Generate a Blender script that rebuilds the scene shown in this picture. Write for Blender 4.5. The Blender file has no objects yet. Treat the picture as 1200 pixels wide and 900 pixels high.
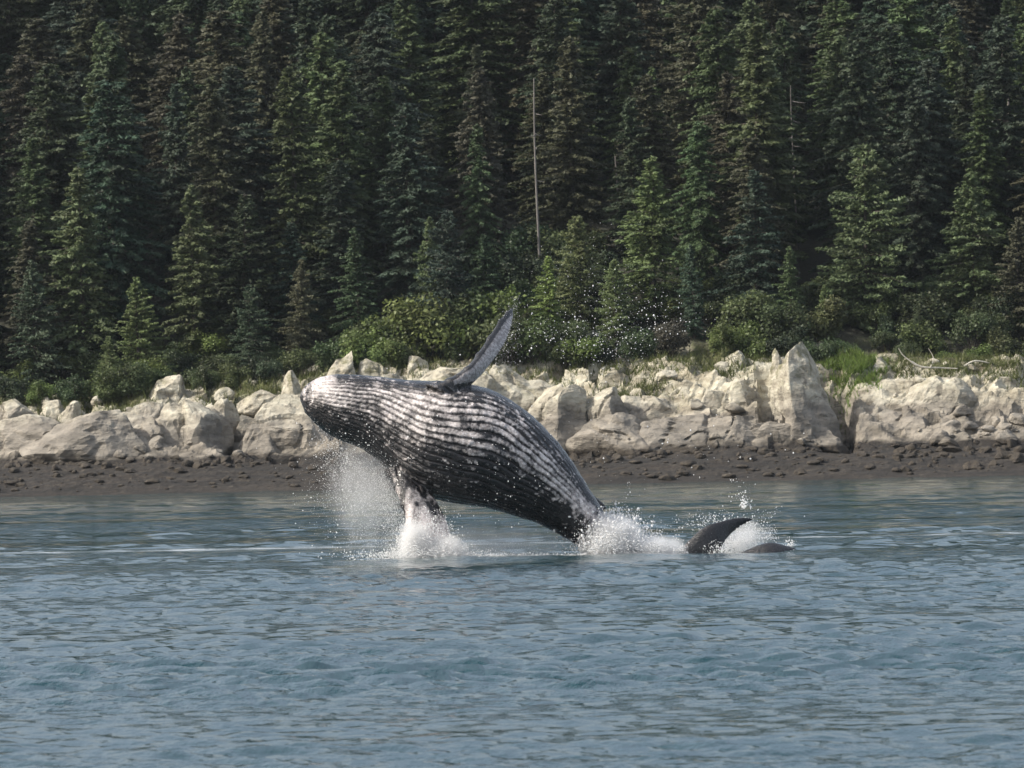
import bpy, math, random
import numpy as np
from mathutils import Matrix, Vector, kdtree

S = bpy.context.scene
COL = S.collection
R_ = math.radians

# ------------------------------------------------------------------ camera
FPX = 8333.0                      # focal length in pixels of the 1200 px wide photograph
CAMH = 3.0
cam_d = bpy.data.cameras.new('camera'); cam = bpy.data.objects.new('camera', cam_d); COL.objects.link(cam)
cam_d.sensor_width = 36.0; cam_d.lens = FPX / 1200 * 36.0
cam_d.dof.use_dof = True; cam_d.dof.focus_distance = 189.0; cam_d.dof.aperture_fstop = 8.0
cam_d.clip_start = 0.5; cam_d.clip_end = 6000
CAMROT = Matrix.Rotation(R_(90) + math.atan(72 / FPX), 3, 'X') @ Matrix.Rotation(R_(-1.2), 3, 'Z')
cam.matrix_world = Matrix.Translation((0, 0, CAMH)) @ CAMROT.to_4x4()
S.camera = cam
S.render.resolution_x = 1024; S.render.resolution_y = 768

# ------------------------------------------------------------------ world, sun, exposure
SUN_AZ = R_(-104)                 # direction to the sun: angle from +Y towards +X
SUN_EL = R_(40)
sun_dir = Vector((math.sin(SUN_AZ) * math.cos(SUN_EL), math.cos(SUN_AZ) * math.cos(SUN_EL), math.sin(SUN_EL)))
W = bpy.data.worlds.new('World'); S.world = W; W.use_nodes = True
wn = W.node_tree.nodes; wl = W.node_tree.links
for n in list(wn): wn.remove(n)
sky = wn.new('ShaderNodeTexSky'); sky.sky_type = 'NISHITA'; sky.sun_disc = False
sky.sun_elevation = SUN_EL; sky.sun_rotation = SUN_AZ; sky.air_density = 1.0; sky.dust_density = 6.0; sky.ozone_density = 1.0
bg = wn.new('ShaderNodeBackground'); bg.inputs['Strength'].default_value = 0.15
wo = wn.new('ShaderNodeOutputWorld')
tcw = wn.new('ShaderNodeTexCoord'); cn = wn.new('ShaderNodeTexNoise'); cn.inputs['Scale'].default_value = 2.2; cn.inputs['Detail'].default_value = 6
cr = wn.new('ShaderNodeMapRange'); cr.inputs['From Min'].default_value = .3; cr.inputs['From Max'].default_value = .7; cr.inputs['To Min'].default_value = .04; cr.inputs['To Max'].default_value = .50
cm = wn.new('ShaderNodeMix'); cm.data_type = 'RGBA'; cm.inputs[7].default_value = (7.4, 8.0, 8.8, 1)
wl.new(tcw.outputs['Generated'], cn.inputs['Vector']); wl.new(cn.outputs['Fac'], cr.inputs[0]); wl.new(cr.outputs[0], cm.inputs[0])
wl.new(sky.outputs[0], cm.inputs[6]); wl.new(cm.outputs[2], bg.inputs[0]); wl.new(bg.outputs[0], wo.inputs[0])
sl = bpy.data.lights.new('sun', 'SUN'); sl.energy = 4.4; sl.angle = R_(0.53); sl.color = (1.0, 0.95, 0.86)
so = bpy.data.objects.new('sun', sl); COL.objects.link(so)
so.rotation_euler = sun_dir.to_track_quat('Z', 'Y').to_euler()
S.render.engine = 'CYCLES'; S.cycles.volume_bounces = 4
S.view_settings.view_transform = 'Standard'; S.view_settings.look = 'None'
S.view_settings.exposure = 0.22; S.view_settings.gamma = 1.0

# ------------------------------------------------------------------ helpers
def at(px, py, Y):
    """world point of a photograph pixel (1200x900) on the plane at distance Y"""
    d = CAMROT @ Vector(((px - 600) / FPX, (450 - py) / FPX, -1))
    return Vector((0, 0, CAMH)) + d * (Y / d.y)

def tag(o, label, cat=None, group=None, kind=None):
    o['label'] = label
    if cat: o['category'] = cat
    if group: o['group'] = group
    if kind: o['kind'] = kind
    return o

def _h(ix, iy, iz, seed):
    m = np.uint32
    h = (ix.astype(np.int64) * 374761393 + iy.astype(np.int64) * 668265263 + iz.astype(np.int64) * 2147483647 + seed * 1274126177) & 0xffffffff
    h = ((h ^ (h >> 13)) * 1274126177) & 0xffffffff
    h = ((h ^ (h >> 16)) * 2246822519) & 0xffffffff
    return ((h ^ (h >> 15)) & 0xffffff) / float(0xffffff) * 2 - 1

def vnoise(P, seed=0):
    P = np.asarray(P, float); I = np.floor(P).astype(np.int64); F = P - I
    F = F * F * F * (F * (F * 6 - 15) + 10)
    x, y, z = I[:, 0], I[:, 1], I[:, 2]; fx, fy, fz = F[:, 0], F[:, 1], F[:, 2]
    def c(dx, dy, dz): return _h(x + dx, y + dy, z + dz, seed)
    a = c(0,0,0) * (1-fx) + c(1,0,0) * fx; b = c(0,1,0) * (1-fx) + c(1,1,0) * fx
    d = c(0,0,1) * (1-fx) + c(1,0,1) * fx; e = c(0,1,1) * (1-fx) + c(1,1,1) * fx
    return (a * (1-fy) + b * fy) * (1-fz) + (d * (1-fy) + e * fy) * fz

def fbm(P, oct=4, seed=0, gain=.5, lac=2.03):
    P = np.asarray(P, float); o = 0; a = 1.0; s = 0
    for k in range(oct):
        o = o + a * vnoise(P * lac**k + 17.3 * k, seed + k * 7); s += a; a *= gain
    return o / s * 1.6

def ridged(P, oct=4, seed=0):
    P = np.asarray(P, float); o = 0; a = 1.0; s = 0
    for k in range(oct):
        o = o + a * (1 - 2 * np.abs(vnoise(P * 2.1**k + 9.1 * k, seed + k * 5))); s += a; a *= .5
    return o / s

def sstep(a, b, x):
    t = np.clip((x - a) / (b - a), 0, 1); return t * t * (3 - 2 * t)

def mesh_np(name, V, F, smooth=False):
    V = np.asarray(V, np.float32); F = np.asarray(F, np.int32)
    me = bpy.data.meshes.new(name); k = F.shape[1]
    me.vertices.add(len(V)); me.vertices.foreach_set('co', V.ravel())
    me.loops.add(F.size); me.loops.foreach_set('vertex_index', F.ravel())
    me.polygons.add(len(F)); me.polygons.foreach_set('loop_start', np.arange(0, F.size, k, dtype=np.int32))
    me.polygons.foreach_set('loop_total', np.full(len(F), k, np.int32))
    me.update(calc_edges=True)
    me.polygons.foreach_set('use_smooth', np.full(len(F), bool(smooth)))
    return me

def fattr(me, name, vals):
    a = me.attributes.new(name, 'FLOAT', 'POINT'); a.data.foreach_set('value', np.asarray(vals, np.float32))

def obj(name, me, mat, parent=None, loc=None):
    o = bpy.data.objects.new(name, me); COL.objects.link(o)
    if mat and not me.materials: me.materials.append(mat)
    if parent: o.parent = parent
    if loc is not None: o.location = loc
    return o

def empty(name, loc):
    o = bpy.data.objects.new(name, None); COL.objects.link(o); o.location = loc; o.empty_display_size = .2; return o

def grid_faces(nr, nc, wrap=False):
    r = np.arange(nr - 1)[:, None]; c = np.arange(nc if wrap else nc - 1)[None, :]
    c2 = (c + 1) % nc
    return np.stack([r * nc + c + 0 * r, r * nc + c2 + 0 * r, (r + 1) * nc + c2, (r + 1) * nc + c], -1).reshape(-1, 4)

def join(parts):
    Vs = []; Fs = []; n = 0
    for V, F in parts:
        Vs.append(V); Fs.append(np.asarray(F) + n); n += len(V)
    return np.concatenate(Vs), np.concatenate(Fs)

def tube(P, Rr, sides=7):
    """quads of a tube along points P with radii Rr; ends closed to a point"""
    P = np.asarray(P, float); Rr = np.asarray(Rr, float)
    T = np.gradient(P, axis=0); T /= np.linalg.norm(T, axis=1)[:, None]
    ref = np.where(np.abs(T[:, 2:3]) > .9, [[1., 0, 0]], [[0, 0, 1.]])
    A = np.cross(T, ref); A /= np.linalg.norm(A, axis=1)[:, None]; B = np.cross(T, A)
    a = np.linspace(0, 2 * np.pi, sides, endpoint=False)
    V = P[:, None] + Rr[:, None, None] * (np.cos(a)[None, :, None] * A[:, None] + np.sin(a)[None, :, None] * B[:, None])
    return V.reshape(-1, 3), grid_faces(len(P), sides, True)

# ------------------------------------------------------------------ materials
class NT:
    def __init__(s, name):
        s.m = bpy.data.materials.new(name); s.m.use_nodes = True
        s.n = s.m.node_tree.nodes; s.l = s.m.node_tree.links
        s.b = s.n['Principled BSDF']; s.out = s.n['Material Output']
    def node(s, t, **kw):
        n = s.n.new(t)
        for k, v in kw.items(): setattr(n, k, v)
        return n
    def noise(s, vec, scale, detail=5, rough=.55):
        n = s.node('ShaderNodeTexNoise'); n.inputs['Scale'].default_value = scale
        n.inputs['Detail'].default_value = detail; n.inputs['Roughness'].default_value = rough
        if vec: s.l.new(vec, n.inputs['Vector'])
        return n.outputs['Fac']
    def ramp(s, fac, stops):
        r = s.node('ShaderNodeValToRGB'); e = r.color_ramp.elements
        while len(e) < len(stops): e.new(.5)
        for el, (p, c) in zip(e, stops):
            el.position = p; el.color = (*c, 1) if len(c) == 3 else c
        s.l.new(fac, r.inputs[0]); return r.outputs[0]
    def math(s, op, a, b=None, c=None, clamp=False):
        n = s.node('ShaderNodeMath', operation=op, use_clamp=clamp)
        for i, v in enumerate((a, b, c)):
            if v is None: continue
            if isinstance(v, (int, float)): n.inputs[i].default_value = v
            else: s.l.new(v, n.inputs[i])
        return n.outputs[0]
    def mix(s, fac, a, b, blend='MIX'):
        n = s.node('ShaderNodeMix', data_type='RGBA', blend_type=blend)
        for sock, v in ((n.inputs[0], fac), (n.inputs[6], a), (n.inputs[7], b)):
            if isinstance(v, (int, float)): sock.default_value = v
            elif isinstance(v, tuple): sock.default_value = (*v, 1)
            else: s.l.new(v, sock)
        return n.outputs[2]
    def attr(s, name):
        return s.node('ShaderNodeAttribute', attribute_name=name).outputs['Fac']
    def geo(s): return s.node('ShaderNodeNewGeometry').outputs['Position']
    def objco(s): return s.node('ShaderNodeTexCoord').outputs['Object']
    def mapping(s, vec, scale=(1, 1, 1), rot=(0, 0, 0)):
        n = s.node('ShaderNodeMapping'); n.inputs['Scale'].default_value = scale; n.inputs['Rotation'].default_value = rot
        s.l.new(vec, n.inputs['Vector']); return n.outputs[0]
    def bump(s, h, strength, dist=1.0, normal=None):
        n = s.node('ShaderNodeBump'); n.inputs['Strength'].default_value = strength; n.inputs['Distance'].default_value = dist
        s.l.new(h, n.inputs['Height'])
        if normal: s.l.new(normal, n.inputs['Normal'])
        return n.outputs[0]
    def set(s, **kw):
        for k, v in kw.items():
            i = s.b.inputs[k.replace('_', ' ')]
            if isinstance(v, (int, float)): i.default_value = v
            elif isinstance(v, tuple): i.default_value = (*v, 1) if len(v) == 3 else v
            else: s.l.new(v, i)
        return s.m

def rock_material():
    t = NT('shore_rock'); p = t.geo()
    sep = t.node('ShaderNodeSeparateXYZ'); t.l.new(p, sep.inputs[0]); z = sep.outputs[2]
    strata = t.mapping(p, (0.5, 0.5, 1.6), (R_(25), R_(-28), 0))
    n1 = t.noise(strata, 0.9, 6, .6); n2 = t.noise(p, 0.22, 4); n3 = t.noise(p, 3.2, 5, .65)
    pale = t.ramp(n1, [(.28, (.22, .195, .145)), (.48, (.39, .36, .285)), (.68, (.55, .52, .42))])
    pale = t.mix(t.math('MULTIPLY', t.ramp(n3, [(.45, (0, 0, 0)), (.75, (1, 1, 1))]), .45), pale, (.20, .18, .145))
    lich = t.ramp(t.noise(t.mapping(p, (1, 1, .45)), 1.1, 6, .7), [(.56, (0, 0, 0)), (.64, (1, 1, 1))])
    pale = t.mix(t.math('MULTIPLY', lich, .75), pale, (.085, .075, .06))
    grey = t.ramp(n1, [(.32, (.11, .10, .085)), (.5, (.20, .18, .15)), (.7, (.30, .27, .225))])
    # lichen / algae zones follow the height above the tide
    zz = t.math('ADD', z, t.math('MULTIPLY', t.math('SUBTRACT', n2, .5), 5.2))
    zz = t.math('ADD', zz, t.math('MULTIPLY', t.math('SUBTRACT', n1, .5), 1.6))
    g = t.math('MULTIPLY_ADD', zz, 1 / 1.8, -5.0 / 1.8, clamp=True)
    cleft = t.ramp(t.noise(strata, 1.9, 6, .7), [(.60, (0, 0, 0)), (.66, (1, 1, 1))])  # cleft shade painted into the rock colour by noise, without depth
    col = t.mix(t.math('MULTIPLY', cleft, .7), t.mix(g, grey, pale), (.045, .04, .032))
    zt = t.math('ADD', z, t.math('MULTIPLY', t.math('SUBTRACT', n1, .5), 1.3))
    k = t.math('MULTIPLY_ADD', zt, 1 / .5, -2.55 / .5, clamp=True)
    tidal = t.ramp(n3, [(.3, (.018, .014, .011)), (.62, (.050, .040, .028)), (.8, (.11, .095, .07))])
    col = t.mix(k, tidal, col)
    moss = t.math('MULTIPLY', t.math('MULTIPLY_ADD', z, 1 / 2.2, -6.2 / 2.2, clamp=True),
                  t.ramp(t.noise(p, .8, 5, .6), [(.52, (0, 0, 0)), (.62, (1, 1, 1))]))
    col = t.mix(t.math('MULTIPLY', moss, .75), col, (.12, .115, .05))
    h = t.math('ADD', n1, t.math('MULTIPLY', n3, .35))
    return t.set(Base_Color=col, Roughness=.85, Normal=t.bump(h, .9, .35))

def terrain_material():
    t = NT('shore_ground'); p = t.geo()
    sep = t.node('ShaderNodeSeparateXYZ'); t.l.new(p, sep.inputs[0]); z = sep.outputs[2]
    strata = t.mapping(p, (0.5, 0.5, 1.6), (R_(25), R_(-28), 0))
    n1 = t.noise(strata, 0.9, 6, .6); n2 = t.noise(p, 0.22, 4); n3 = t.noise(p, 3.2, 5, .65)
    pale = t.ramp(n1, [(.28, (.12, .10, .065)), (.46, (.30, .27, .20)), (.64, (.52, .49, .39))])
    grey = t.ramp(n1, [(.3, (.08, .07, .055)), (.65, (.28, .25, .205))])
    zz = t.math('ADD', z, t.math('MULTIPLY', t.math('SUBTRACT', n2, .5), 5.2))
    zz = t.math('ADD', zz, t.math('MULTIPLY', t.math('SUBTRACT', n1, .5), 1.6))
    g = t.math('MULTIPLY_ADD', zz, 1 / 1.8, -5.0 / 1.8, clamp=True)
    cleft = t.ramp(t.noise(strata, 1.9, 6, .7), [(.60, (0, 0, 0)), (.66, (1, 1, 1))])  # same cleft shade painted into the ground colour by noise
    col = t.mix(t.math('MULTIPLY', cleft, .7), t.mix(g, grey, pale), (.045, .04, .032))
    zt = t.math('ADD', z, t.math('MULTIPLY', t.math('SUBTRACT', n1, .5), 1.3))
    k = t.math('MULTIPLY_ADD', zt, 1 / .5, -2.55 / .5, clamp=True)
    tidal = t.ramp(n3, [(.35, (.012, .009, .007)), (.58, (.032, .025, .018)), (.72, (.10, .085, .06))])
    wr = t.noise(t.mapping(p, (.14, .9, .9)), 1.0, 5, .65)
    tidal = t.mix(t.ramp(wr, [(.42, (0, 0, 0)), (.6, (1, 1, 1))]), tidal, (.012, .010, .008))
    col = t.mix(k, tidal, col)
    soil = t.attr('soil'); grass = t.attr('turf')
    col = t.mix(grass, col, t.ramp(n3, [(.3, (.10, .085, .045)), (.7, (.11, .13, .04))]))
    col = t.mix(soil, col, t.ramp(n3, [(.3, (.018, .018, .012)), (.7, (.035, .036, .02))]))
    h = t.math('ADD', n1, t.math('MULTIPLY', n3, .4))
    return t.set(Base_Color=col, Roughness=.9, Normal=t.bump(h, .9, .35))

def leaf_material(name, rough=.55, transl=.25):
    t = NT(name)
    oc = t.node('ShaderNodeObjectInfo').outputs['Color']
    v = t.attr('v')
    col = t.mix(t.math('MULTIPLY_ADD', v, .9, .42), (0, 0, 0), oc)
    n = t.noise(t.geo(), .35, 3)
    col = t.mix(t.math('MULTIPLY', t.ramp(n, [(.42, (0, 0, 0)), (.68, (1, 1, 1))]), .22), col, (.085, .070, .040))
    t.set(Base_Color=col, Roughness=rough); t.b.inputs['Specular IOR Level'].default_value = .3
    tr = t.node('ShaderNodeBsdfTranslucent'); t.l.new(col, tr.inputs[0])
    mx = t.node('ShaderNodeMixShader'); mx.inputs[0].default_value = transl
    t.l.new(t.b.outputs[0], mx.inputs[1]); t.l.new(tr.outputs[0], mx.inputs[2]); t.l.new(mx.outputs[0], t.out.inputs[0])
    return t.m

def simple(name, c0, c1, scale, rough=.85, bump=.4, stretch=(1, 1, 1)):
    t = NT(name); p = t.mapping(t.objco(), stretch); n = t.noise(p, scale, 5, .6)
    return t.set(Base_Color=t.ramp(n, [(.3, c0), (.7, c1)]), Roughness=rough, Normal=t.bump(n, bump, .1))

def water_material():
    t = NT('sea_water'); p = t.geo()
    m1 = t.mapping(p, (1.0, 0.55, 1)); m2 = t.mapping(p, (1.3, .8, 1), (0, 0, .5))
    n1 = t.noise(m1, 2.6, 4, .6); n2 = t.noise(m2, 8.0, 3, .6)
    # slicks: long bands of calmer water lying across the view
    sl_ = t.noise(t.mapping(p, (.012, .075, 1), (0, 0, R_(1))), 1.0, 3, .5)
    calm = t.ramp(sl_, [(.38, (.30, .30, .30)), (.62, (1, 1, 1))])
    h = t.math('ADD', t.math('MULTIPLY', n1, .22), t.math('MULTIPLY', n2, .05))
    bp = t.node('ShaderNodeBump'); bp.inputs['Distance'].default_value = 1.0
    t.l.new(h, bp.inputs['Height']); t.l.new(t.math('MULTIPLY', calm, .62), bp.inputs['Strength'])
    fl = t.math('MULTIPLY', t.attr('pale_band'), t.ramp(t.noise(t.mapping(p, (.5, .12, 1)), 1.0, 5, .7), [(.35, (.25, .25, .25)), (.65, (1, 1, 1))]))  # pale band across the sea, broken up by noise
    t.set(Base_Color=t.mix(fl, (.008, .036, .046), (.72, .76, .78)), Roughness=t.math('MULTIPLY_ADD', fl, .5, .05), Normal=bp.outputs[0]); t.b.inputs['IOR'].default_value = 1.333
    return t.m

def whale_material():
    t = NT('whale_skin'); p = t.objco()
    w = t.attr('white'); g = t.attr('groove')
    n = t.noise(p, 13, 5, .7); n2 = t.noise(p, 2.2, 4)
    dark = t.ramp(n2, [(.3, (.008, .008, .009)), (.7, (.024, .023, .025))])
    pale = t.ramp(n, [(.3, (.52, .45, .43)), (.62, (.80, .74, .72))])
    f = t.ramp(t.math('ADD', w, t.math('MULTIPLY', t.math('SUBTRACT', n, .5), .7)), [(.27, (0, 0, 0)), (.84, (1, 1, 1))])
    col = t.mix(f, dark, pale)
    col = t.mix(t.math('MULTIPLY', g, .8), col, (.030, .022, .022))
    t.set(Base_Color=col, Roughness=t.math('MULTIPLY_ADD', n, .3, .10), Normal=t.bump(n, .7, .05))
    t.b.inputs['Specular IOR Level'].default_value = .4; t.b.inputs['Coat Weight'].default_value = .25; t.b.inputs['Coat Roughness'].default_value = .10
    return t.m

def foam_material():
    t = NT('white_water'); t.set(Base_Color=(.94, .94, .94), Roughness=.4)
    tr = t.node('ShaderNodeBsdfTranslucent'); tr.inputs[0].default_value = (.94, .94, .94, 1)
    mx = t.node('ShaderNodeMixShader'); mx.inputs[0].default_value = .5
    t.l.new(t.b.outputs[0], mx.inputs[1]); t.l.new(tr.outputs[0], mx.inputs[2]); t.l.new(mx.outputs[0], t.out.inputs[0])
    return t.m

M = dict(rock=rock_material(), ground=terrain_material(), needles=leaf_material('needles', .6, .18), leaves=leaf_material('leaves', .5, .3),
         bark=simple('bark', (.035, .028, .022), (.095, .08, .065), 6, .9, .5, (1, 1, .2)),
         dead=simple('dead_wood', (.12, .11, .10), (.24, .22, .20), 5, .85, .4, (1, 1, .15)),
         drift=simple('drift_wood', (.38, .35, .29), (.58, .55, .48), 5, .85, .4),
         water=water_material(), whale=whale_material(), foam=foam_material())

# ------------------------------------------------------------------ the shore and hillside
SHORE = 521.0
def edge_z(x):  return np.interp(x, [-45, -30, -12, 8, 20, 38, 50], [6.6, 7.0, 9.0, 9.6, 9.4, 8.6, 8.4])
def wob(x):     return 1.6 * np.sin(x * .11 + 1) + 1.1 * np.sin(x * .27 + .4)
def base_h(x, Y):
    x = np.asarray(x, float); Y = np.asarray(Y, float)
    t = Y - SHORE; ez = edge_z(x); tw = t - wob(x) * sstep(4, 14, t)
    z = np.where(t < 0, t * .25, 2.3 * np.clip(tw / 11, 0, 1) ** .85)
    k = np.clip((tw - 11) / 16, 0, 1); z = z + (ez - 2.3) * (1 - (1 - k) ** 1.5) * (t > 0)
    hill = np.clip(t - 27, 0, None); z = z + 42 * (1 - np.exp(-hill * .36 / 42))
    return np.maximum(z, -5)

PITS = [(978, 16.5, 1.25, 5, 5.0), (278, 17, 1.3, 4, 2.2), (680, 17, .5, 3, 1.4), (146, 14, .5, 2.5, 1.2), (899, 18, .7, 4, 2.4), (1150, 14, 1.0, 2, .8), (830, 13.5, 1.6, 1.2, .8)]
def full_h(x, Y):
    x = np.asarray(x, float); Y = np.asarray(Y, float)
    P = np.stack([x, Y, 0 * x], -1).reshape(-1, 3); t = Y - SHORE
    z = base_h(x, Y).ravel(); tt = t.ravel()
    rz = sstep(9, 14, tt) * (1 - sstep(26, 34, tt))
    q = P * [.23, .30, 1] + np.stack([.12 * P[:, 1], 0 * tt, 0 * tt], -1)
    nn = fbm(P * [.16, .2, 1], 3, 51); u1 = (P[:, 0] * .85 + P[:, 1] * .45) / 3.6 + 1.1 * nn; u2 = (P[:, 0] * .5 - P[:, 1] * .9) / 1.9 + 1.2 * fbm(P * .3, 2, 52)
    saw = np.minimum((u1 - np.floor(u1)), 6 * (1 - u1 + np.floor(u1))); saw2 = np.minimum((u2 - np.floor(u2)), 5 * (1 - u2 + np.floor(u2)))
    pit = 0
    for pp_, pt_, wx_, wt_, d_ in PITS:
        xx = (pp_ - 600) / FPX * (SHORE + pt_); pit = pit - d_ * np.exp(-((P[:, 0] - xx) / wx_) ** 4 - ((tt - pt_) / wt_) ** 4)
    r = ridged(q, 5, 11); z = z + rz * (.45 * r - .45 * (1 - sstep(17, 24, tt)) + .18 * fbm(P * 1.6, 4, 5) + .95 * (saw - .5) + .35 * (saw2 - .5) - 1.1 * sstep(.38, .56, vnoise(P * [.75, .9, 0] + 3.3, 77))) + pit
    bz = sstep(-1, 3, tt) * (1 - rz) * (tt < 16); z = z + bz * (.10 * fbm(P * 1.3, 4, 8) + .16 * fbm(P * .3, 3, 9))
    fz = sstep(28, 45, tt); z = z + fz * 1.5 * fbm(P * .08, 3, 3)
    return z.reshape(x.shape)

def ground(x, Y): return float(full_h(np.array([x]), np.array([Y]))[0])

xs = np.concatenate([np.linspace(-2500, -90, 14), np.linspace(-80, -52, 40), np.linspace(-51.8, 51.8, 520), np.linspace(52, 80, 40), np.linspace(90, 2500, 14)])
ys = np.concatenate([np.linspace(SHORE - 25, SHORE - 1, 14), np.linspace(SHORE - .8, SHORE + 34, 190), np.linspace(SHORE + 36, SHORE + 190, 60), np.linspace(SHORE + 220, 2500, 12)])
X, Yg = np.meshgrid(xs, ys); Z = full_h(X, Yg)
V = np.stack([X, Yg, Z], -1).reshape(-1, 3)
me = mesh_np('hillside', V, grid_faces(len(ys), len(xs)), False)
tt = V[:, 1] - SHORE - wob(V[:, 0]) * .8 + 2.5 * fbm(V * .3, 3, 21)
fattr(me, 'soil', sstep(27, 31, tt)); fattr(me, 'turf', sstep(21, 26, tt) * sstep(-.1, .35, fbm(V * .25, 3, 4)))
tag(obj('hillside', me, M['ground']), 'rocky shore rising into a forested hillside', kind='structure')

# ------------------------------------------------------------------ the sea
rng = np.random.default_rng(5)
def wave_h(x, y, spacing):
    h = np.zeros_like(x)
    r = np.random.default_rng(77)
    for i in range(110):
        lam = 0.40 * (9 / .40) ** ((i / 109) ** 1.25) * r.uniform(.92, 1.08)
        th = r.normal(R_(-100), R_(40))
        k = 2 * np.pi / lam; ph = r.uniform(0, 6.28)
        a = .0090 * lam ** .85 * r.uniform(.5, 1.3) * (1 if lam < .75 else (.75 / lam) ** 1.1)
        f = np.clip((lam / spacing - 1.8) / 1.0, 0, 1)
        s = np.sin(k * (x * np.cos(th) + y * np.sin(th)) + ph + .9 * np.sin(.21 * x + .13 * y + i))
        h += a * f * (s + .40 * (s * s - .5))
    return h
rad = np.concatenate([np.linspace(1, 50, 40), np.linspace(51, 62, 50)[:-1], np.exp(np.linspace(math.log(62), math.log(545), 1050)), np.linspace(570, 3500, 16)])
ang = np.concatenate([np.linspace(-180, -6.8, 60)[:-1], np.linspace(-6.5, 6.5, 340), np.linspace(6.8, 180, 60)])
ang = np.radians(ang); A, Rr = np.meshgrid(ang, rad)
xw = Rr * np.sin(A); yw = Rr * np.cos(A)
sp = np.maximum(np.gradient(rad)[:, None] * np.ones_like(A), Rr * np.gradient(ang)[None, :] * 1.0)
patch = .85 + .55 * np.clip(1.3 * fbm(np.stack([xw * .022, yw * .075, 0 * xw], -1).reshape(-1, 3), 3, 31), -1, 1).reshape(xw.shape)
patch = patch * (1 - .35 * np.exp(-((yw - 134) / 8) ** 2))
zw = wave_h(xw, yw, sp) * patch
# swell pushed up in front of the falling whale
zw += .10 * np.exp(-((yw - 186.2) / 1.3) ** 2) * np.exp(-((xw + .5) / 8) ** 2)
V = np.stack([xw, yw, zw], -1).reshape(-1, 3)
me = mesh_np('sea', V, grid_faces(len(rad), len(ang))[:, ::-1], True)
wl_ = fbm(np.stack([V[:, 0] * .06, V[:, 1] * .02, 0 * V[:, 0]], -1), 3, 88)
fattr(me, 'pale_band', np.clip(.6 * np.exp(-((V[:, 1] - 217 - 1.5 * wl_) / 1.4) ** 2) * np.clip(.7 + .6 * wl_, 0, 1), 0, 1) * (np.abs(V[:, 0]) < 60))  # pale band mixed into the water's base colour and roughness
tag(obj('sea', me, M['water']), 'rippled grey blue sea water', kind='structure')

# ------------------------------------------------------------------ the whale
WY = 189.0
SC = FPX / WY
top = [(352,462),(357,453),(366,446),(380,440.5),(402,438.5),(440,441),(482,445.5),(528,447),(573,456),(611,477.5),(643,506),(666,534),(684,562),(702,590),(722,618),(748,636),(776,645),(800,650),(822,652)]
bot = [(352,470),(356,480),(363,490),(374,501),(396,515),(427,528),(455,550),(484,577),(530,589),(566,594),(598,603),(629,613),(653,625),(677,640),(704,657),(735,668),(768,672),(797,668),(820,660)]
top = np.array([at(a, b, WY) for a, b in top]); bot = np.array([at(a, b, WY) for a, b in bot])
cen = (top + bot) / 2; hw = np.linalg.norm(top - bot, axis=1) / 2
def catmull(P, n):
    P = np.asarray(P, float)
    if P.ndim == 1: P = P[:, None]
    m = len(P); u = np.linspace(0, m - 1, n); i = np.clip(np.floor(u).astype(int), 0, m - 2); f = (u - i)[:, None]
    g = lambda j: P[np.clip(j, 0, m - 1)]
    p0, p1, p2, p3 = g(i-1), g(i), g(i+1), g(i+2)
    return .5 * (2*p1 + (p2-p0)*f + (2*p0-5*p1+4*p2-p3)*f**2 + (3*p1-p0-3*p2+p3)*f**3)
NU, NV = 260, 144
C = catmull(cen, NU); HW = np.maximum(catmull(hw, NU)[:, 0], .02); TP = catmull(top, NU)
L = TP - C; L /= np.linalg.norm(L, axis=1)[:, None]                    # lateral, in the picture plane
T = np.gradient(C, axis=0); T /= np.linalg.norm(T, axis=1)[:, None]
VN = np.cross(T, L); VN /= np.linalg.norm(VN, axis=1)[:, None]; VN *= np.sign(-VN[:, 1:2])  # towards the camera = belly
uu = np.linspace(0, 1, NU)
roll = R_(14) * np.ones(NU)
L2 = L * np.cos(roll)[:, None] + VN * np.sin(roll)[:, None]; V2 = VN * np.cos(roll)[:, None] - L * np.sin(roll)[:, None]
vv = np.linspace(-np.pi, np.pi, NV, endpoint=False)                    # 0 = belly, +-pi = back
dep = np.interp(uu, [0, .1, .3, .5, .75, 1], [.75, .80, .92, .98, .95, .6])
ca, sa = np.cos(vv), np.sin(vv)
BV = C[:, None] + (HW[:, None] * np.abs(sa) ** .95 * np.sign(sa))[:, :, None] * L2[:, None] + (HW[:, None] * dep[:, None] * ca)[:, :, None] * V2[:, None]
body = (BV.reshape(-1, 3), grid_faces(NU, NV, True))
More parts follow.
